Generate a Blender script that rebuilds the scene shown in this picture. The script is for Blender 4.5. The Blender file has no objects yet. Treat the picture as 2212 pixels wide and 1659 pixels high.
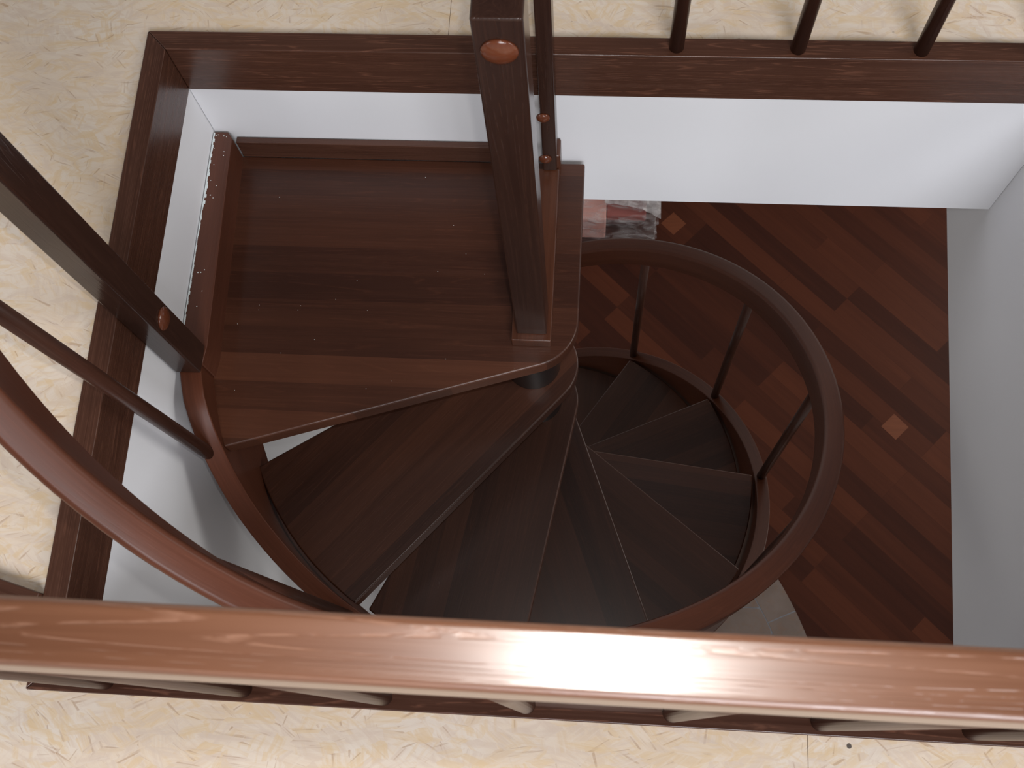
import bpy, bmesh, math, random
from mathutils import Vector, Matrix
random.seed(7)
SC = bpy.context.scene
COL = SC.collection
PI = math.pi
R_ = math.radians

# ------------------------------------------------------------------ camera
RW = Matrix(((0.9967584720322747, 0.05680551128586535, -0.05697089010569653),
             (-0.03663609314888281, 0.9509403208803945, 0.307197498041021),
             (0.0716264274599139, -0.30411451792281824, 0.9499389532374624)))
CAM = Vector((0.7421, -1.0721, 1.55))
cd = bpy.data.cameras.new('camera')
cam = bpy.data.objects.new('camera', cd); COL.objects.link(cam)
cam.matrix_world = Matrix.Translation(CAM) @ RW.transposed().to_4x4()
cd.sensor_width = 36; cd.lens = 2349.4 * 36 / 2212
cd.clip_start = 0.02
cd.dof.use_dof = True; cd.dof.focus_distance = 2.15; cd.dof.aperture_fstop = 17
SC.camera = cam

# ------------------------------------------------------------------ light
w = bpy.data.worlds.new('world'); SC.world = w; w.use_nodes = True
nt = w.node_tree; nt.nodes.clear()
tc = nt.nodes.new('ShaderNodeTexCoord'); sx = nt.nodes.new('ShaderNodeSeparateXYZ')
cr = nt.nodes.new('ShaderNodeValToRGB'); bg = nt.nodes.new('ShaderNodeBackground'); ow = nt.nodes.new('ShaderNodeOutputWorld')
nt.links.new(tc.outputs['Generated'], sx.inputs[0]); nt.links.new(sx.outputs['Z'], cr.inputs[0])
nt.links.new(cr.outputs[0], bg.inputs[0]); nt.links.new(bg.outputs[0], ow.inputs[0])
e = cr.color_ramp.elements
e[0].position = 0.0; e[0].color = (0.75, 0.74, 0.72, 1)
e[1].position = 0.8; e[1].color = (0.075, 0.070, 0.073, 1)
bg.inputs[1].default_value = 0.85

def area(name, loc, target, sx_, sy_, power, color):
    l = bpy.data.lights.new(name, 'AREA'); l.shape = 'RECTANGLE'; l.size = sx_; l.size_y = sy_
    l.energy = power; l.color = color
    o = bpy.data.objects.new(name, l); COL.objects.link(o); o.location = loc
    o.rotation_euler = (Vector(target) - Vector(loc)).to_track_quat('-Z', 'Y').to_euler()
    return o
area('skylight', (1.9, -4.9, 3.9), (0.7, -0.3, -0.4), 2.4, 2.2, 300, (0.94, 0.95, 1.0))
area('left_fill_light', (-2.9, -1.6, 2.0), (1.2, -0.4, -0.4), 1.4, 1.4, 18, (1.0, 0.97, 0.93))  # added fill from the left, no known window, lifts the right wall
area('right_fill_light', (4.4, -0.7, 2.3), (0.2, -0.6, -0.4), 1.4, 1.4, 50, (1.0, 0.97, 0.93))  # added fill from the right, brightens the left wall; no window known there
area('room_window_light', (4.2, 1.6, -1.6), (0.8, 0.2, -2.6), 1.6, 1.6, 22, (1.0, 0.97, 0.9))
fl = bpy.data.lights.new('flash', 'SPOT'); fl.spot_size = R_(92); fl.spot_blend = 1.0; fl.energy = 25.0; fl.shadow_soft_size = 0.012; fl.color = (1.0, 0.97, 0.93)
fo = bpy.data.objects.new('flash', fl); COL.objects.link(fo); fo.location = (0.771, -1.02, 1.57); fo.rotation_euler = cam.matrix_world.to_euler()

SC.view_settings.view_transform = 'Standard'; SC.view_settings.look = 'None'
SC.view_settings.exposure = 0.0; SC.view_settings.gamma = 1.0; SC.view_settings.use_curve_mapping = False

# ------------------------------------------------------------------ materials
class NT:
    def __init__(s, name):
        s.m = bpy.data.materials.new(name); s.m.use_nodes = True
        s.t = s.m.node_tree; s.t.nodes.clear()
        s.out = s.n('ShaderNodeOutputMaterial'); s.b = s.n('ShaderNodeBsdfPrincipled')
        s.l(s.b.outputs[0], s.out.inputs[0])
    def n(s, typ, **kw):
        x = s.t.nodes.new(typ)
        for k, v in kw.items():
            if k in x.inputs.keys() and not hasattr(x, k): x.inputs[k].default_value = v
            else: setattr(x, k, v)
        return x
    def l(s, a, b): s.t.links.new(a, b)
    def inp(s, node, key, v):
        if hasattr(v, 'is_linked') or isinstance(v, bpy.types.NodeSocket): s.l(v, node.inputs[key])
        else: node.inputs[key].default_value = v
    def math(s, op, a, b=0.0, c=None, clamp=False):
        x = s.n('ShaderNodeMath'); x.operation = op; x.use_clamp = clamp
        s.inp(x, 0, a); s.inp(x, 1, b)
        if c is not None: s.inp(x, 2, c)
        return x.outputs[0]
    def vmath(s, op, a, b):
        x = s.n('ShaderNodeVectorMath'); x.operation = op
        s.inp(x, 0, a); s.inp(x, 1, b)
        return x.outputs[0]
    def mapping(s, vec, loc=(0, 0, 0), rot=(0, 0, 0), scale=(1, 1, 1)):
        x = s.n('ShaderNodeMapping'); s.l(vec, x.inputs[0])
        x.inputs['Location'].default_value = loc; x.inputs['Rotation'].default_value = rot; x.inputs['Scale'].default_value = scale
        return x.outputs[0]
    def noise(s, vec, scale, detail=2, rough=0.5, dist=0.0, dim='3D'):
        x = s.n('ShaderNodeTexNoise'); x.noise_dimensions = dim
        s.l(vec, x.inputs['Vector']); x.inputs['Scale'].default_value = scale
        x.inputs['Detail'].default_value = detail; x.inputs['Roughness'].default_value = rough; x.inputs['Distortion'].default_value = dist
        return x.outputs['Fac']
    def ramp(s, fac, stops, interp='LINEAR'):
        x = s.n('ShaderNodeValToRGB'); s.l(fac, x.inputs[0]); r = x.color_ramp; r.interpolation = interp
        while len(r.elements) < len(stops): r.elements.new(0.5)
        for el, (p, c) in zip(r.elements, stops):
            el.position = p; el.color = (c, c, c, 1) if isinstance(c, (int, float)) else (*c, 1)
        return x.outputs[0]
    def mix(s, fac, a, b, mode='MIX'):
        x = s.n('ShaderNodeMix'); x.data_type = 'RGBA'; x.blend_type = mode
        s.inp(x, 0, fac)
        for k, v in ((6, a), (7, b)):
            if isinstance(v, bpy.types.NodeSocket): s.l(v, x.inputs[k])
            else: x.inputs[k].default_value = (*v, 1)
        return x.outputs[2]
    def bump(s, h, strength=0.2, dist=0.001):
        x = s.n('ShaderNodeBump'); x.inputs['Strength'].default_value = strength; x.inputs['Distance'].default_value = dist
        s.l(h, x.inputs['Height']); s.l(x.outputs[0], s.b.inputs['Normal'])

def wood(name, dark, light, axis='x', coord='obj', stave=0.0, rough=0.28, pore=0.25, pore_glint=None, coat=0.0, bump=0.25, spec=0.5, pscale=1.0):
    t = NT(name)
    tcn = t.n('ShaderNodeTexCoord')
    v = tcn.outputs['UV'] if coord == 'uv' else tcn.outputs['Object']
    oi = t.n('ShaderNodeObjectInfo')
    # per-object offset so that no two boards share their grain
    off = t.n('ShaderNodeCombineXYZ')
    for i in range(3): t.l(t.math('MULTIPLY', oi.outputs['Random'], 7.3 + 3.1 * i), off.inputs[i])
    rotm = {'x': (0, 0, 0), 'y': (0, 0, -PI/2), 'z': (0, PI/2, 0)}[axis]
    v0 = t.mapping(v, rot=rotm)              # grain now along X
    v1 = t.vmath('ADD', v0, off.outputs[0])
    if stave > 0:
        sp = t.n('ShaderNodeSeparateXYZ'); t.l(v1, sp.inputs[0])
        # staves: index along Y, each with its own tone
        idx = t.math('FLOOR', t.math('DIVIDE', sp.outputs['Y'], stave))
        wn = t.n('ShaderNodeTexWhiteNoise'); wn.noise_dimensions = '1D'; t.l(idx, wn.inputs['W'])
        tone = wn.outputs['Value']
        o2 = t.n('ShaderNodeCombineXYZ'); t.l(t.math('MULTIPLY', tone, 9.0), o2.inputs[0]); t.l(t.math('MULTIPLY', tone, 5.0), o2.inputs[2])
        v1 = t.vmath('ADD', v1, o2.outputs[0])
    big = t.noise(t.mapping(v1, scale=(0.9, 14, 14)), 1.6, 3, 0.55, 0.3)
    fine = t.noise(t.mapping(v1, scale=(3.0, 150, 150)), 1.5, 2, 0.6)
    pores = t.noise(t.mapping(v1, scale=(38 * pscale, 130 * pscale, 130 * pscale)), 1.0, 2, 0.55)
    band = t.math('FRACT', t.math('MULTIPLY', t.noise(t.mapping(v1, scale=(1.1, 34, 34)), 1.0, 0.5, 0.4, 0.15), 17.0))
    f = t.math('ADD', t.math('MULTIPLY', big, 0.6), t.math('MULTIPLY', fine, 0.4))
    if stave > 0: f = t.math('ADD', t.math('MULTIPLY', f, 0.55), t.math('MULTIPLY', tone, 0.42))
    col = t.mix(t.ramp(f, [(0.28, 0.0), (0.72, 1.0)]), dark, light)
    pm = t.math('MULTIPLY', t.ramp(pores, [(0.40, 0.0), (0.56, 1.0)]), t.ramp(band, [(0.0, 0.0), (0.10, 1.0), (0.28, 0.0)]))
    pc = pore_glint or tuple(c * 1.9 for c in light)  # pore streaks paler than the wood: their glint put into the colour
    col = t.mix(t.math('MULTIPLY', pm, pore), col, pc)
    t.l(col, t.b.inputs['Base Color'])
    t.l(t.math('ADD', t.math('MULTIPLY', fine, 0.10), rough - 0.05), t.b.inputs['Roughness'])
    t.b.inputs['Specular IOR Level'].default_value = spec
    t.b.inputs['Coat Weight'].default_value = coat; t.b.inputs['Coat Roughness'].default_value = 0.3 if axis == 'x' and pscale > 1 else 0.27
    t.bump(t.math('SUBTRACT', fine, t.math('MULTIPLY', pm, 0.6)), bump, 0.0005)
    return t.m

DK = (0.037, 0.0112, 0.0052); DL = (0.096, 0.032, 0.0150)        # stained stair wood
RK = (0.064, 0.019, 0.009); RL = (0.108, 0.034, 0.0175)           # redder rails and stringers
TK = (0.046, 0.0170, 0.0100); TL = (0.100, 0.042, 0.0255)            # trim round the opening
M = {}
M['tread'] = wood('dark_stained_stave_wood', DK, DL, 'x', stave=0.045, rough=0.46, pore=0.12, spec=0.3, coat=0.6)
M['landing'] = wood('dark_stained_landing_wood', DK, DL, 'x', stave=0.055, rough=0.45, pore=0.12, spec=0.25, coat=0.5)
M['trim_x'] = wood('ash_trim_x', TK, TL, 'x', rough=0.27, pore=0.6)
M['trim_y'] = wood('ash_trim_y', TK, TL, 'y', rough=0.27, pore=0.4)
M['rail_x'] = wood('ash_rail_x', (0.100, 0.036, 0.0155), (0.150, 0.060, 0.028), 'x', rough=0.36, pore=0.7, pore_glint=(0.24, 0.12, 0.075), bump=0.9, coat=0.8, pscale=1.5)
M['helix'] = wood('bent_laminated_wood', RK, RL, 'x', coord='uv', rough=0.36, pore=0.1, bump=0.06, spec=0.2)
M['edge_y'] = wood('red_brown_edge_y', RK, RL, 'y', rough=0.36, pore=0.1)
M['dark_y'] = wood('dark_edge_y', DK, DL, 'y', rough=0.3, pore=0.1)
M['edge_x'] = wood('red_brown_edge_x', TK, TL, 'x', rough=0.28, pore=0.15)
M['post'] = wood('ash_post_z', (0.022, 0.010, 0.0075), (0.042, 0.019, 0.013), 'z', rough=0.2, pore=0.12, pore_glint=(0.12, 0.05, 0.03), spec=0.32)
M['baluster'] = wood('baluster_z', (0.036, 0.0135, 0.009), (0.075, 0.030, 0.019), 'z', rough=0.32, pore=0.15, spec=0.2)
M['plug'] = wood('reddish_plug', (0.085, 0.024, 0.011), (0.13, 0.036, 0.015), 'x', rough=0.18, pore=0.05)

def simple(name, col, rough=0.5, metal=0.0, spec=0.5):
    t = NT(name); t.b.inputs['Base Color'].default_value = (*col, 1)
    t.b.inputs['Roughness'].default_value = rough; t.b.inputs['Metallic'].default_value = metal
    t.b.inputs['Specular IOR Level'].default_value = spec
    return t
t = simple('column_lacquer', (0.013, 0.010, 0.010), 0.22, 0.35)
tc_ = t.n('ShaderNodeTexCoord'); n_ = t.noise(tc_.outputs['Object'], 40, 2)
t.l(t.math('ADD', t.math('MULTIPLY', n_, 0.08), 0.2), t.b.inputs['Roughness']); M['column'] = t.m

def plaster(name, col):
    t = simple(name, col, 0.85, spec=0.25); c = t.n('ShaderNodeTexCoord')
    a = t.noise(c.outputs['Object'], 2.3, 3, 0.5); b = t.noise(c.outputs['Object'], 160, 3, 0.6)
    t.l(t.mix(t.ramp(a, [(0.3, 0.0), (0.7, 1.0)]), tuple(x * 0.965 for x in col), col), t.b.inputs['Base Color'])
    t.bump(b, 0.12, 0.0006); return t.m
M['wall'] = plaster('white_plaster', (0.845, 0.85, 0.875))
M['ceil'] = plaster('ceiling_plaster', (0.72, 0.72, 0.70))

def osb():
    t = NT('osb_board'); g = t.n('ShaderNodeNewGeometry'); v = g.outputs['Position']
    warp = t.n('ShaderNodeTexNoise'); t.l(v, warp.inputs['Vector']); warp.inputs['Scale'].default_value = 22; warp.inputs['Detail'].default_value = 4
    wv = t.n('ShaderNodeVectorMath'); wv.operation = 'MULTIPLY_ADD'; t.l(warp.outputs['Color'], wv.inputs[0])
    wv.inputs[1].default_value = (0.022, 0.022, 0); t.l(v, wv.inputs[2]); vv = wv.outputs[0]
    cream, gold, pink, pale, brown = (0.765, 0.615, 0.465), (0.735, 0.545, 0.33), (0.70, 0.565, 0.455), (0.79, 0.685, 0.575), (0.42, 0.25, 0.14)
    base = t.mix(t.ramp(t.noise(v, 6, 4, 0.65), [(0.38, 0.0), (0.62, 1.0)]), cream, pale)
    hgt = None
    # chips: every cell lays its own fibres in its own direction
    for i, (sc_, st, lo, hi) in enumerate(((11, 2.6, -0.7, 0.9), (17, 3.0, 1.0, 4.6), (26, 2.4, -0.9, 1.0))):
        mp = t.mapping(vv, loc=(2.3 * i, 1.1 * i, 0), rot=(0, 0, (0.35, -0.5, 1.2)[i]), scale=(1, st, 0))
        vo = t.n('ShaderNodeTexVoronoi'); vo.voronoi_dimensions = '2D'; t.l(mp, vo.inputs['Vector']); vo.inputs['Scale'].default_value = sc_
        sc = t.n('ShaderNodeSeparateColor'); t.l(vo.outputs['Color'], sc.inputs[0])
        vr = t.n('ShaderNodeVectorRotate'); vr.rotation_type = 'Z_AXIS'; t.l(v, vr.inputs['Vector'])
        t.l(t.math('MULTIPLY_ADD', sc.outputs[0], hi - lo, lo), vr.inputs['Angle'])
        rv = vr.outputs[0]
        wide = t.noise(t.mapping(rv, scale=(8, 75, 0)), 1.0, 3, 0.6)
        thin = t.noise(t.mapping(rv, loc=(3, 5, 0), scale=(14, 230, 0)), 1.0, 3, 0.6)
        line = t.noise(t.mapping(rv, loc=(7, 1, 0), scale=(10, 120, 0)), 1.0, 2, 0.5)
        tone = t.mix(t.ramp(sc.outputs[1], [(0.35, 0.0), (0.65, 1.0)]), gold, pink)
        base = t.mix(t.math('MULTIPLY', t.ramp(wide, [(0.49, 0.0), (0.60, 1.0)]), 0.62), base, tone)
        base = t.mix(t.math('MULTIPLY', t.ramp(thin, [(0.55, 0.0), (0.68, 1.0)]), 0.42), base, pale)
        base = t.mix(t.math('MULTIPLY', t.ramp(line, [(0.655, 0.0), (0.71, 1.0)]), 0.5), base, brown)
        hgt = wide if hgt is None else t.math('ADD', hgt, wide)
    # rare grey-black knots
    kn = t.noise(t.mapping(v, loc=(2, 3, 0), rot=(0, 0, 0.6), scale=(30, 52, 0)), 1.0, 2, 0.55)
    base = t.mix(t.math('MULTIPLY', t.ramp(kn, [(0.74, 0.0), (0.785, 1.0)]), 0.75), base, (0.17, 0.14, 0.135))
    t.l(base, t.b.inputs['Base Color']); t.b.inputs['Roughness'].default_value = 0.55; t.b.inputs['Specular IOR Level'].default_value = 0.3
    t.bump(hgt, 0.3, 0.0008)
    return t.m
M['osb'] = osb()

def parquet():
    t = NT('dark_parquet'); g = t.n('ShaderNodeNewGeometry')
    v = t.mapping(g.outputs['Position'], rot=(0, 0, R_(43.0)))
    br = t.n('ShaderNodeTexBrick'); t.l(v, br.inputs['Vector']); br.offset = 0.37; br.offset_frequency = 3; br.squash = 1
    br.inputs['Color1'].default_value = (0, 0, 0, 1); br.inputs['Color2'].default_value = (1, 1, 1, 1); br.inputs['Mortar'].default_value = (0.25, 0.25, 0.25, 1)
    br.inputs['Scale'].default_value = 1; br.inputs['Mortar Size'].default_value = 0.0006; br.inputs['Bias'].default_value = 0
    br.inputs['Brick Width'].default_value = 0.75; br.inputs['Row Height'].default_value = 0.09
    sp = t.n('ShaderNodeSeparateColor'); t.l(br.outputs['Color'], sp.inputs[0])
    gr = t.noise(t.mapping(v, scale=(2.5, 55, 1)), 1.2, 3, 0.6)
    off = t.n('ShaderNodeCombineXYZ'); t.l(sp.outputs[0], off.inputs[0]); t.l(sp.outputs[0], off.inputs[1])
    gr2 = t.noise(t.mapping(t.vmath('ADD', v, off.outputs[0]), scale=(1.2, 16, 1)), 1.5, 2, 0.5)
    f = t.math('ADD', t.math('MULTIPLY', sp.outputs[0], 0.55), t.math('ADD', t.math('MULTIPLY', gr, 0.22), t.math('MULTIPLY', gr2, 0.3)))
    col = t.ramp(f, [(0.15, (0.048, 0.0115, 0.006)), (0.45, (0.082, 0.0205, 0.0095)), (0.85, (0.150, 0.040, 0.017))])
    t.l(col, t.b.inputs['Base Color']); t.b.inputs['Roughness'].default_value = 0.42; t.b.inputs['Specular IOR Level'].default_value = 0.25; t.bump(gr, 0.08, 0.0005)
    return t.m
M['parquet'] = parquet()
t = NT('light_parquet_block'); c = t.n('ShaderNodeTexCoord')
g_ = t.noise(t.mapping(c.outputs['Object'], rot=(0, 0, -0.75), scale=(10, 120, 1)), 1, 3)
t.l(t.mix(g_, (0.19, 0.048, 0.016), (0.30, 0.088, 0.032)), t.b.inputs['Base Color']); t.b.inputs['Roughness'].default_value = 0.4; M['block'] = t.m
t = NT('stone_tile'); c = t.n('ShaderNodeNewGeometry'); oi = t.n('ShaderNodeObjectInfo')
a_ = t.noise(c.outputs['Position'], 9, 4, 0.6); b_ = t.noise(c.outputs['Position'], 30, 4, 0.65, 1.0)
t.l(t.mix(t.ramp(b_, [(0.5, 0.0), (0.72, 0.6)]), t.mix(t.ramp(a_, [(0.3, 0.0), (0.7, 1.0)]), (0.27, 0.205, 0.175), (0.34, 0.265, 0.235)), (0.33, 0.20, 0.14)), t.b.inputs['Base Color'])
t.b.inputs['Roughness'].default_value = 0.35; M['tile'] = t.m
M['grout'] = simple('grout', (0.36, 0.37, 0.42), 0.8).m
M['caulk'] = simple('white_filler', (0.70, 0.76, 0.76), 0.6).m
M['foam'] = simple('pink_board', (0.92, 0.50, 0.44), 0.7).m
M['foam3'] = simple('gap_shade_board', (0.16, 0.07, 0.07), 0.6).m  # dark tone stands for the dim gap under the darker boards
M['foam2'] = simple('dark_pink_board', (0.50, 0.14, 0.12), 0.6).m
M['steel'] = simple('screw_steel', (0.35, 0.3, 0.26), 0.35, 0.9).m
def film_mat(name, lo, hi):
    t = NT(name); tr = t.n('ShaderNodeBsdfTransparent'); mx = t.n('ShaderNodeMixShader'); c = t.n('ShaderNodeTexCoord')
    nz_ = t.noise(t.mapping(c.outputs['Object'], rot=(0, 0, 0.6), scale=(1, 3.2, 1.5)), 9, 3, 0.55, 0.8)
    t.l(t.ramp(nz_, [(0.45, lo), (0.68, hi)]), mx.inputs[0]); t.l(tr.outputs[0], mx.inputs[1]); t.l(t.b.outputs[0], mx.inputs[2]); t.l(mx.outputs[0], t.out.inputs[0])
    t.b.inputs['Base Color'].default_value = (0.80, 0.76, 0.78, 1); t.b.inputs['Roughness'].default_value = 0.2; t.bump(nz_, 0.6, 0.015)
    return t.m
M['film'] = film_mat('clear_plastic_film', 0.05, 0.5); M['film2'] = film_mat('gathered_plastic_film', 0.5, 0.9)

# ------------------------------------------------------------------ mesh helpers
def link(name, bm, mat, parent=None, smooth=False, bevel=0.0, seg=2, mats=None, loc=None, rotz=0.0):
    bmesh.ops.remove_doubles(bm, verts=bm.verts, dist=1e-6)
    bmesh.ops.recalc_face_normals(bm, faces=bm.faces)
    me = bpy.data.meshes.new(name); bm.to_mesh(me); bm.free()
    o = bpy.data.objects.new(name, me); COL.objects.link(o)
    for m in (mats or [mat]): me.materials.append(m)
    if smooth:
        for p in me.polygons: p.use_smooth = True
    if bevel > 0:
        b = o.modifiers.new('bevel', 'BEVEL'); b.width = bevel; b.segments = seg; b.limit_method = 'ANGLE'; b.angle_limit = R_(35)
        b.harden_normals = False
        for p in me.polygons: p.use_smooth = True
        me.set_sharp_from_angle(angle=R_(40)) if False else None
        wn = o.modifiers.new('wn', 'WEIGHTED_NORMAL'); wn.keep_sharp = False
    if loc is not None: o.location = loc
    if rotz: o.rotation_euler = (0, 0, rotz)
    if parent: o.parent = parent
    return o

def box(bm, x0, x1, y0, y1, z0, z1):
    vs = [bm.verts.new((x, y, z)) for z in (z0, z1) for x, y in ((x0, y0), (x1, y0), (x1, y1), (x0, y1))]
    for f in ((3, 2, 1, 0), (4, 5, 6, 7), (0, 1, 5, 4), (1, 2, 6, 5), (2, 3, 7, 6), (3, 0, 4, 7)):
        bm.faces.new([vs[i] for i in f])

def prism(bm, pts, z0, z1):
    a = [bm.verts.new((x, y, z0)) for x, y in pts]; b = [bm.verts.new((x, y, z1)) for x, y in pts]
    n = len(pts)
    bm.faces.new(a[::-1]); bm.faces.new(b)
    for i in range(n): bm.faces.new((a[i], a[(i + 1) % n], b[(i + 1) % n], b[i]))

def tube(bm, p0, p1, r, n=20, r1=None):
    p0 = Vector(p0); p1 = Vector(p1); d = (p1 - p0).normalized()
    q = d.to_track_quat('Z', 'Y').to_matrix(); r1 = r if r1 is None else r1
    A = [bm.verts.new(p0 + q @ Vector((math.cos(2*PI*i/n) * r, math.sin(2*PI*i/n) * r, 0))) for i in range(n)]
    B = [bm.verts.new(p1 + q @ Vector((math.cos(2*PI*i/n) * r1, math.sin(2*PI*i/n) * r1, 0))) for i in range(n)]
    for i in range(n): bm.faces.new((A[i], A[(i+1) % n], B[(i+1) % n], B[i]))
    bm.faces.new(A[::-1]); bm.faces.new(B)

def obj_box(name, x0, x1, y0, y1, z0, z1, mat, parent=None, bevel=0.0):
    bm = bmesh.new(); cx, cy, cz = (x0+x1)/2, (y0+y1)/2, (z0+z1)/2
    box(bm, x0-cx, x1-cx, y0-cy, y1-cy, z0-cz, z1-cz)
    return link(name, bm, mat, parent, bevel=bevel, loc=(cx, cy, cz))

def helix(name, rin, rout, zb, zt, t0, t1, n, mat, parent, cr=0.006, reverse=False):
    """rin/rout/zb/zt: functions of the angle (radians); rounded rectangular section."""
    bm = bmesh.new(); uv = bm.loops.layers.uv.new('UVMap'); rows = []; L = 0; prev = None; us = []
    for i in range(n + 1):
        t = t0 + (t1 - t0) * i / n
        a, b, c, d = rin(t), rout(t), zb(t), zt(t)
        k = cr * 0.3
        sec = [(a, c + cr), (a + k, c + k), (a + cr, c), (b - cr, c), (b - k, c + k), (b, c + cr),
               (b, d - cr), (b - k, d - k), (b - cr, d), (a + cr, d), (a + k, d - k), (a, d - cr)]
        rows.append([bm.verts.new((AX + r * math.cos(t), AY + r * math.sin(t), z)) for r, z in sec])
        p = Vector((AX + a * math.cos(t), AY + a * math.sin(t), d))
        if prev is not None: L += (p - prev).length
        prev = p; us.append(L)
    m = 12; t = t0; a, b, c, d = rin(t), rout(t), zb(t), zt(t)
    sec = [(a, c + cr), (a + cr*.3, c + cr*.3), (a + cr, c), (b - cr, c), (b - cr*.3, c + cr*.3), (b, c + cr),
           (b, d - cr), (b - cr*.3, d - cr*.3), (b - cr, d), (a + cr, d), (a + cr*.3, d - cr*.3), (a, d - cr), (a, c + cr)]
    vs = [0]
    for p0, p1 in zip(sec, sec[1:]): vs.append(vs[-1] + math.hypot(p1[0] - p0[0], p1[1] - p0[1]))
    for i in range(n):
        for j in range(m):
            f = bm.faces.new((rows[i][j], rows[i+1][j], rows[i+1][(j+1) % m], rows[i][(j+1) % m]))
            for lp, (u, v) in zip(f.loops, ((us[i], vs[j]), (us[i+1], vs[j]), (us[i+1], vs[j+1]), (us[i], vs[j+1]))): lp[uv].uv = (u, v)
            f.smooth = True
    bm.faces.new(rows[0]); bm.faces.new(rows[-1][::-1])
    o = link(name, bm, mat, parent)
    for p in o.data.polygons: p.use_smooth = len(p.vertices) == 4
    wn = o.modifiers.new('wn', 'WEIGHTED_NORMAL'); wn.weight = 80
    return o

def plug(name, loc, axis, r, parent, mat=None):
    bm = bmesh.new(); n = 28; rings = []
    for k in range(6):
        a = k / 5 * PI / 2
        rr, h = r * math.cos(a), 0.0085 * math.sin(a)
        if k == 5: top = bm.verts.new((0, 0, h)); break
        rings.append([bm.verts.new((rr * math.cos(2*PI*i/n), rr * math.sin(2*PI*i/n), h)) for i in range(n)])
    for a, b in zip(rings, rings[1:]):
        for i in range(n): bm.faces.new((a[i], a[(i+1) % n], b[(i+1) % n], b[i]))
    for i in range(n): bm.faces.new((rings[-1][i], rings[-1][(i+1) % n], top))
    bm.faces.new(rings[0][::-1])
    bmesh.ops.rotate(bm, verts=bm.verts, cent=(0, 0, 0), matrix=Vector(axis).to_track_quat('Z', 'Y').to_matrix())
    o = link(name, bm, mat or M['plug'], parent, smooth=True); o.location = loc
    return o

def tag(o, label=None, cat=None, group=None, kind=None):
    if label: o['label'] = label
    if cat: o['category'] = cat
    if group: o['group'] = group
    if kind: o['kind'] = kind
    return o
def empty(name, label, cat, group=None):
    o = bpy.data.objects.new(name, None); COL.objects.link(o); o.empty_display_size = 0.1
    return tag(o, label, cat, group)
def struct(name, o, label=None):
    o.name = name; o['kind'] = 'structure'
    if label: o['label'] = label
    return o

# ------------------------------------------------------------------ dimensions
W, D = 1.5423, 1.0175            # opening, inner trim faces
TW, TH = 0.0365, 0.1227          # trim
SB = -0.5121                     # underside of the slab
RB = -0.7767                     # lower edge of the right-hand wall
WA = -0.0494
ZO = -0.012                      # OSB surface
FZ = -3.39                       # lower floor
AX, AY = 0.6219, -0.3394         # stair axis
TH0, DTH = -2.8369, 0.5445
LZ, RI = -0.3375, 0.2542         # landing, riser
HUB, RT = 0.0943, 0.6045
def nz(t): return LZ - (t - TH0) / DTH * RI

# ------------------------------------------------------------------ setting: upper floor
ox0, ox1, oy0, oy1 = -TW, W + TW, -D - TW, TW
X0, X1, Y0, Y1 = -2.6, 4.2, -3.4, 2.8
g = 0.0004
for nm, (a, b, c, d) in (('floor', (X0, ox0, Y0, Y1)),
                         ('floor', (ox0, 0.481 - g, oy1, Y1)), ('floor', (0.481 + g, X1, oy1, Y1)),
                         ('floor', (ox0, 1.0516 - g, Y0, oy0)), ('floor', (1.0516 + g, X1, Y0, oy0)),
                         ('floor', (ox1, X1, oy0, oy1))):
    struct(nm, obj_box(nm, a, b, c, d, ZO - 0.03, ZO, M['osb']), 'pale OSB board floor around the stair opening')

# mitred trim boards round the opening
def trim_board(name, pts, mat, label):
    bm = bmesh.new(); prism(bm, pts, -TH, 0)
    return struct(name, link(name, bm, mat, bevel=0.0022), label)
trim_board('trim_1', [(-TW, TW), (0, 0), (W, 0), (W + TW, TW)], M['trim_x'], 'dark wood edge board along the back of the opening')
trim_board('trim_2', [(-TW, -D - TW), (0, -D), (0, 0), (-TW, TW)], M['trim_y'], 'dark wood edge board along the left of the opening')
trim_board('trim_3', [(-TW, -D - TW), (W + TW, -D - TW), (W, -D), (0, -D)], M['trim_x'], 'dark wood edge board under the near railing')
trim_board('trim_4', [(W, 0), (W, -D), (W + TW, -D - TW), (W + TW, TW)], M['trim_y'], 'dark wood edge board along the right of the opening')

# shaft and lower room walls
e_ = 0.0015
struct('wall_back', obj_box('wall_back', 0.0, W + 0.001, e_, 0.16, SB, -TH, M['wall']))
struct('wall_left', obj_box('wall_left', -0.16, 0.0 - e_, -3.4, 2.8, FZ, -TH, M['wall']))
struct('wall_front', obj_box('wall_front', 0.0, 4.2, -D - 0.16, -D - e_, SB, -TH, M['wall']))
bm = bmesh.new(); xa, xb = W + WA * (-D) * -1, W
prism(bm, [(W + e_ - WA * 2.8, 2.8), (W + 0.30, 2.8), (W + 0.16, e_), (W + 0.16, -D), (W + e_ + WA * D, -D)], RB, -TH)
struct('wall_right', link('wall_right', bm, M['wall']))
for a, b, c, d in ((0.0, W, 0.16, 2.8), (W + 0.3, 4.2, e_, 2.8), (0.0, 4.2, -3.4, -D - 0.16), (W + 0.16, 4.2, -D, e_)):
    struct('ceiling', obj_box('ceiling', a, b, c, d, SB, SB + 0.02, M['ceil']))
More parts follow.
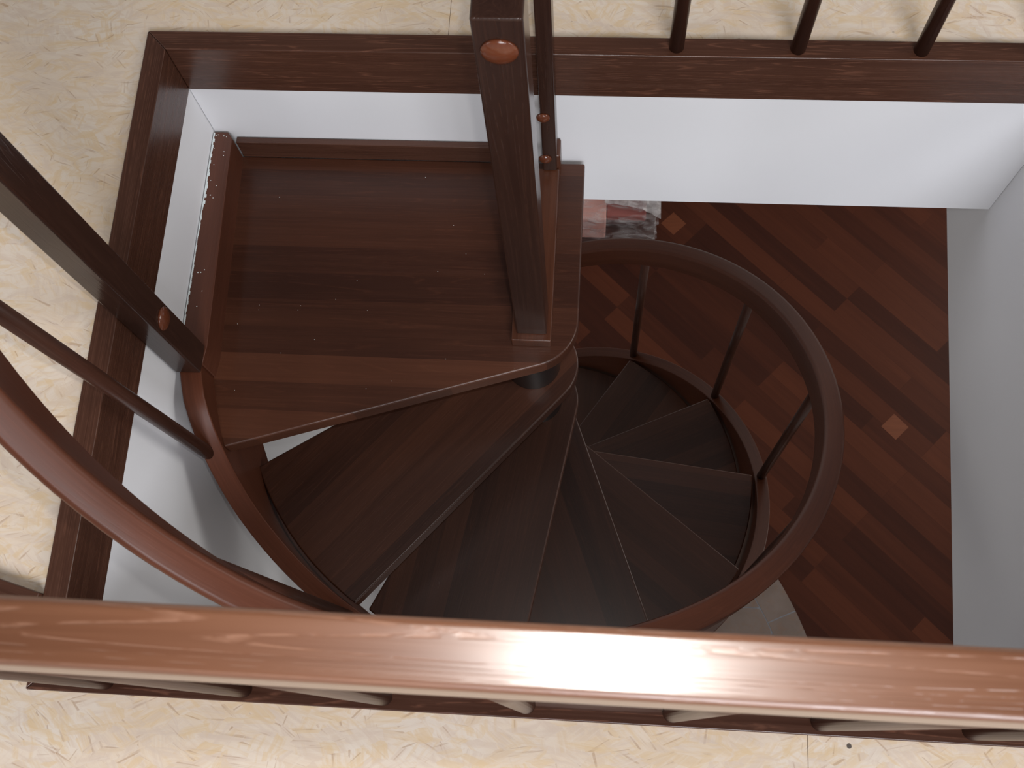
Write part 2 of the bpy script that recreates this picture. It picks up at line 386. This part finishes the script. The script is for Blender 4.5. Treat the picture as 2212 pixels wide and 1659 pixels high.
# lower floor
bm = bmesh.new(); box(bm, -0.16, 6.0, -3.4, 4.0, FZ - 0.05, FZ)
struct('floor', link('floor', bm, M['parquet']), 'dark diagonal parquet floor of the room below')
def diamond(x, y, s, mat):
    a = R_(45.5); bm = bmesh.new()
    pts = [(x + s * math.cos(a + k * PI/2 + PI/4) * 0.7071, y + s * math.sin(a + k * PI/2 + PI/4) * 0.7071) for k in range(4)]
    prism(bm, pts, FZ - 0.001, FZ + 0.0006); return link('inlay_block', bm, mat)
for x, y, l in ((1.126, 1.378, 'light wood square inlaid in the parquet beside the wrapped parcel'), (2.154, 0.370, 'light wood square inlaid in the parquet right of the curved handrail')):
    tag(diamond(x, y, 0.088, M['block']), l, 'parquet block', 'light squares inlaid in the parquet')
# tiled patch at the foot of the stair
def tile_patch():
    cxx, cyy, rr = 0.30, -1.15, 1.53
    arc = []
    for k in range(13):
        a = R_(38 - 4.2 * k); arc.append((cxx + rr * math.cos(a), cyy + rr * math.sin(a)))
    bm = bmesh.new()
    prism(bm, arc + [(cxx + 0.2, arc[-1][1]), (cxx + 0.2, arc[0][1])], FZ - 0.001, FZ + 0.0004)
    base = link('floor', bm, M['grout']); struct('floor', base, 'tiled patch of floor at the foot of the stair')
    bm = bmesh.new(); r2 = rr - 0.135; z1 = FZ + 0.0016
    g2 = 0.0022
    for k in range(8):
        a0 = R_(38 - 6.3 * k - 0.1); a1 = R_(38 - 6.3 * (k + 1) + 0.1)
        seg = [a0 + (a1 - a0) * j / 4 for j in range(5)]
        prism(bm, [(cxx + rr * math.cos(s), cyy + rr * math.sin(s)) for s in seg] + [(cxx + (r2 + g2) * math.cos(s), cyy + (r2 + g2) * math.sin(s)) for s in seg[::-1]], FZ, z1)
    # square tiles inside the border
    bx, by, s = 1.5745, -0.4895, 0.30
    for i in range(-3, 3):
        for j in range(-4, 3):
            x0, x1, y0, y1 = bx + (i - 1) * s + g2, bx + i * s - g2, by + j * s + g2, by + (j + 1) * s - g2
            pts = []
            n = 10
            def ins(x, y): return (x - cxx) ** 2 + (y - cyy) ** 2 < (r2 - g2) ** 2
            poly = [(x0, y0), (x1, y0), (x1, y1), (x0, y1)]
            out = []
            for q in range(4):
                p0, p1 = poly[q], poly[(q + 1) % 4]
                for m_ in range(n):
                    f0, f1 = m_ / n, (m_ + 1) / n
                    a = (p0[0] + (p1[0] - p0[0]) * f0, p0[1] + (p1[1] - p0[1]) * f0)
                    if ins(*a): out.append(a)
                    else:
                        dx, dy = a[0] - cxx, a[1] - cyy; L = math.hypot(dx, dy); c2 = (cxx + dx / L * (r2 - g2), cyy + dy / L * (r2 - g2))
                        if x0 <= c2[0] <= x1 and y0 <= c2[1] <= y1: out.append(c2)
            if len(out) > 3 and any(ins(*p) for p in poly): prism(bm, out, FZ, z1)
    o = link('tiles', bm, M['tile'], base)
tile_patch()

# ------------------------------------------------------------------ spiral staircase
stair = empty('spiral_staircase', 'dark stained wooden spiral staircase with square landing in the floor opening', 'staircase')
def arcpts(cx, cy, r, a0, a1, n): return [(cx + r * math.cos(a0 + (a1 - a0) * i / n), cy + r * math.sin(a0 + (a1 - a0) * i / n)) for i in range(n + 1)]
TK_ = 0.042
# landing
al = math.acos(HUB / RT)
pts = [(AX + HUB, -0.012)] + arcpts(AX, AY, HUB, 0, TH0 + PI/2, 12)
a_end = TH0 + PI/2 - al                    # where the leading edge meets the outer arc
pts += arcpts(AX, AY, RT, a_end, -PI - 0.02, 14)
pts += [(0.0215, -0.30), (0.030, -0.012)]
bm = bmesh.new(); prism(bm, [(x - AX, y - AY) for x, y in pts], -TK_, 0)
link('landing', bm, M['landing'], stair, bevel=0.004, seg=3, loc=(AX, AY, LZ))
# treads, each in its own frame: leading edge along +X
NT_ = 12
for k in range(1, NT_):
    th = TH0 + k * DTH; back = -R_(31.2 + 16.3 - 31.2 + 16.0) + 0.0
    back = -(DTH - R_(15.4)) - 0.0
    bm = bmesh.new()
    # leading line: offset +HUB on the ccw side, trailing line: offset on the cw side
    p = arcpts(0, 0, HUB, back - PI/2 + 2*PI, PI/2, 16) if False else arcpts(0, 0, HUB, PI/2, back + 1.5*PI, 16)
    aL = math.asin(HUB / RT); aT = back - math.asin(HUB / RT)
    p = p + arcpts(0, 0, RT, aT, aL, 18)
    prism(bm, p, -TK_, 0)
    link('tread', bm, M['tread'], stair, bevel=0.004, seg=3, loc=(AX, AY, LZ - k * RI), rotz=th)
# column spacers between the treads
for k in range(0, NT_):
    z1 = LZ - k * RI - TK_; z0 = LZ - (k + 1) * RI if k < NT_ - 1 else FZ
    bm = bmesh.new(); tube(bm, (0, 0, 0), (0, 0, z1 - z0), 0.0575, 40)
    o = link('column_spacer', bm, M['column'], stair, loc=(AX, AY, z0), bevel=0.002)
# outer stringer
def sr_in(t):
    a = abs(180 - (math.degrees(t) % 360))      # squeezed where it touches the left wall
    if a < 14: return min(0.5945, 0.62 / math.cos(R_(a)) - 0.0395)
    if a < 38: u = (a - 14) / 24; return 0.5945 + 0.0180 * u * u * (3 - 2 * u)
    return 0.6125
TS = R_(-168.5)
def sz_top(t): return min(-0.262, nz(t) + 0.058 + 0.034 * math.exp(-((math.degrees(t) + 157) / 9) ** 2))
def sw(t): return 0.037 + 0.002 * min(1, max(0, (-142 - math.degrees(t)) / 24))
TE = TH0 + (NT_ - 0.2) * DTH
helix('stringer', sr_in, lambda t: sr_in(t) + sw(t), lambda t: max(nz(t) - 0.315, FZ + 0.01), sz_top, TS, TE, 150, M['helix'], stair, 0.003)
# straight edging along the left wall and upstand at the back
bm = bmesh.new()
xs = AX + (sr_in(TS)) * math.cos(TS); xo = AX + (sr_in(TS) + 0.0325) * math.cos(TS); ys = AY + 0.61 * math.sin(TS)
prism(bm, [(0.0005, -0.003), (0.028, -0.003), (0.0375, -0.016), (max(xs, 0.02) + 0.010, ys + 0.02), (max(xs, 0.02) + 0.006, ys - 0.015), (0.0005, ys - 0.015)], LZ - 0.16, -0.262)
o = link('landing_edging', bm, M['edge_y'], stair, bevel=0.002)
obj_box('upstand', 0.0385, 0.600, -0.0135, -0.0005, LZ, -0.2835, M['edge_x'], stair, 0.0015)
# filler smeared along the top of the edging
bm = bmesh.new(); zz = -0.2618
for i in range(60):
    y0 = -0.006 - i * 0.0066; wd = random.uniform(0.0008, 0.0035) * (1.4 if i < 25 else 0.8)
    box(bm, 0.0006, 0.0012 + wd, y0 - 0.0068, y0, zz - 0.0005, zz + 0.0009)
tag(link('wall_filler', bm, M['caulk'], stair), 'ragged line of white filler')
bm = bmesh.new()
for i in range(20):
    x = random.uniform(0.003, 0.030); y = -0.01 - random.random() ** 1.8 * 0.36; s = random.uniform(0.0004, 0.0010)
    box(bm, x - s, x + s, y - s, y + s, zz, zz + 0.0006)
for i in range(22):
    x = random.uniform(0.06, 0.56); y = random.uniform(-0.50, -0.03); q = random.uniform(0.0004, 0.0007)
    box(bm, x - q, x + q, y - q, y + q, LZ - 0.0002, LZ + 0.0004)
tag(link('filler_specks', bm, M['caulk'], stair), 'white filler specks', kind='stuff')
# ------------------------------------------------------------------ curved railing of the stair
rail = empty('curved_railing', 'curved brown wooden railing winding down the outer side of the spiral stair', 'railing')
DZH, HH = 0.9946, 0.1061
HI, HO = 0.6023, 0.6437
def hb(t):                                  # the rail swings outward and up towards its top end
    u = min(1, max(0, (-60 - math.degrees(t)) / 55)); return u * u * (3 - 2 * u)
def h_in(t): return HI + 0.0365 * hb(t) - 0.03 * min(1, max(0, (math.degrees(t) - 110) / 40))
def h_top(t): return nz(t) + DZH + 0.094 * hb(t)
def h_bot(t): return h_top(t) - HH - 0.04 * hb(t)
helix('handrail', h_in, lambda t: h_in(t) + 0.0412 - 0.002 * hb(t), h_bot, h_top, R_(-166.5), TE, 170, M['helix'], rail, 0.008)
for k in range(0, 11):
    t = R_(-153.6 + 31.2 * k); 
    if t > TE: break
    zb = nz(t) + 0.055; zt_ = h_bot(t) + 0.02
    rb, rt = 0.633, h_in(t) + 0.0205
    p0 = Vector((AX + rb * math.cos(t), AY + rb * math.sin(t), zb)); p1 = Vector((AX + rt * math.cos(t), AY + rt * math.sin(t), zt_))
    bm = bmesh.new(); tube(bm, (0, 0, 0), p1 - p0, 0.0125, 24)
    o = link('baluster', bm, M['baluster'], rail, loc=p0)
    for p in o.data.polygons: p.use_smooth = len(p.vertices) == 4
bm = bmesh.new(); nx0, nx1, ny0, ny1 = 0.0, 0.0475, -0.4935, -0.440
box(bm, -0.02375, 0.02375, -0.02675, 0.02675, 0, 0.95)
npost = link('newel_post', bm, M['post'], rail, bevel=0.004, seg=3, loc=(0.02375, -0.46675, -0.262))
npost['label'] = 'square newel post at the top end of the curved railing'
p = plug('plug', (0.02375, 0.0, 0.201), (1, 0, 0), 0.0205, npost)
p['label'] = 'reddish oval screw plug'

# ------------------------------------------------------------------ posts on the landing
post = empty('newel_post', 'tall square dark wooden post standing on the front right corner of the landing', 'post')
bm = bmesh.new(); box(bm, -0.028, 0.028, -0.028, 0.028, 0, 0.918)
sh = link('shaft', bm, M['post'], post, bevel=0.0035, seg=3, loc=(0.6325, -0.353, -0.3075))
plug('plug', (0.0, -0.028, 0.8635), (0, -1, 0), 0.0213, sh)['label'] = 'reddish oval screw plug'
obj_box('base_block', 0.5952, 0.6685, -0.394, -0.0405, LZ, -0.3075, M['dark_y'], post, 0.003)
obj_box('handrail', 0.6150, 0.6500, -0.326, -0.0495, 0.49, 0.60, M['trim_y'], post, 0.006)

gp = empty('gallery_post', 'narrow dark post with two plugs fixed against the back edge board', 'post')
g1 = obj_box('shaft', 0.6375, 0.6640, -0.047, -0.0005, -0.3065, 1.0, M['post'], gp, 0.003)
cz = (-0.3065 + 1.0) / 2
for z in (-0.116, -0.259):
    plug('plug', (0.643 - 0.65075, -0.02325, z - cz), (0, -1, 0), 0.0125, g1)['label'] = 'reddish oval screw plug'
obj_box('end_block', 0.6440, 0.6705, -0.0400, -0.0005, LZ, -0.2630, M['dark_y'], gp, 0.004)

# ------------------------------------------------------------------ galleries
def balusters(xs, y, z0, z1, parent, r=0.0125):
    for x in xs:
        bm = bmesh.new(); tube(bm, (0, 0, 0), (0, 0, z1 - z0), r, 24)
        o = link('baluster', bm, M['baluster'], parent, loc=(x, y, z0))
        for p in o.data.polygons: p.use_smooth = len(p.vertices) == 4
ZR, HW = 1.016, 0.0171
def hrail(name, x0, x1, yc, parent, z=ZR, hw=HW, mat=None):
    bm = bmesh.new(); cx = (x0 + x1) / 2
    box(bm, x0 - cx, x1 - cx, -hw, hw, -0.095, 0)
    return link(name, bm, mat or M['rail_x'], parent, bevel=0.0045, seg=4, loc=(cx, yc, z))
bk = empty('back_balustrade', 'dark wooden railing with round balusters standing on the back edge board', 'railing')
balusters([0.8637 + 0.1975 * i for i in range(4)], TW / 2, -0.0005, 0.93, bk)
hrail('handrail', 0.6640, W + 0.02, TW / 2, bk)
nb = empty('near_balustrade', 'brown wooden railing with flash glare on its handrail nearest the camera', 'railing')
balusters([0.078 + 0.1977 * i for i in range(8)], -D - TW / 2, -0.0005, 0.93, nb)
h_ = hrail('handrail', -0.04, W + 0.04, -D - TW / 2 - 0.0025, nb)

# ------------------------------------------------------------------ loose things
pk = empty('wrapped_parcel', 'pink boards wrapped in clear plastic lying on the parquet below', 'parcel')
px0, px1, py0, py1 = 0.35, 1.03, 1.26, 1.95
bm = bmesh.new(); box(bm, px0 + 0.02, 0.79, 1.285, py1 - 0.02, FZ + 0.002, FZ + 0.205); o = link('board_stack', bm, M['foam'], pk, bevel=0.01); o['label'] = 'pale pink boards'
bm = bmesh.new(); box(bm, 0.792, px1 - 0.05, 1.31, py1 - 0.05, FZ + 0.15, FZ + 0.20); o = link('board_stack', bm, M['foam2'], pk, bevel=0.008); o['label'] = 'darker pink boards'
bm = bmesh.new(); box(bm, 0.795, px1 - 0.08, 1.36, py1 - 0.08, FZ + 0.002, FZ + 0.148); o = link('board_stack', bm, M['foam3'], pk, bevel=0.008); o['label'] = 'brownish board with the shade of the gap in its colour'
bm = bmesh.new(); rnd = random.Random(5); G = []
for i in range(13):
    G.append([bm.verts.new((0.78 + 0.27 * i / 12, 1.36 + 0.5 * j / 16 - 0.06 * (i / 12) ** 2 * (1 - j / 16), FZ + 0.232 + rnd.uniform(-0.008, 0.012) - 0.03 * (i / 12) ** 3)) for j in range(17)])
for i in range(12):
    for j in range(16): bm.faces.new((G[i][j], G[i + 1][j], G[i + 1][j + 1], G[i][j + 1]))
o = link('plastic_fold', bm, M['film2'], pk); o['label'] = 'whitish gathered fold of film'
# crumpled film
bm = bmesh.new(); N = 16; rnd = random.Random(3)
bmesh.ops.create_cube(bm, size=1); bmesh.ops.subdivide_edges(bm, edges=bm.edges, cuts=9, use_grid_fill=True)
for v in bm.verts:
    x, y, z = v.co
    v.co = (px0 + (x + .5) * (px1 - px0), py0 + (y + .5) * (py1 - py0), FZ + 0.002 + (z + .5) * 0.225)
    top = v.co.z > FZ + 0.06
    j = 0.012 if top else 0.004
    v.co.x += rnd.uniform(-j, j); v.co.y += rnd.uniform(-j, j)
    if top: v.co.z += rnd.uniform(-0.014, 0.014)
    if v.co.z <= FZ + 0.012: v.co.z = FZ + 0.002
film = link('plastic_wrap', bm, M['film'], pk); film['label'] = 'crumpled clear plastic film'

# dark offcut lying on the boards left of the opening
bm = bmesh.new(); box(bm, -0.46, 0, -0.07, 0, 0, 0.02)
o = link('wood_offcut', bm, M['edge_x'], bevel=0.002, loc=(-0.0375, -0.920, ZO), rotz=R_(-14.9))
tag(o, 'dark stained wooden offcut lying on the boards left of the opening', 'wood offcut')
bm = bmesh.new(); tube(bm, (0, 0, -0.001), (0, 0, 0.0008), 0.0032, 16)
tag(link('screw', bm, M['steel'], loc=(1.1064, -1.0648, ZO)), 'small screw head sunk in the near floor board', 'screw')
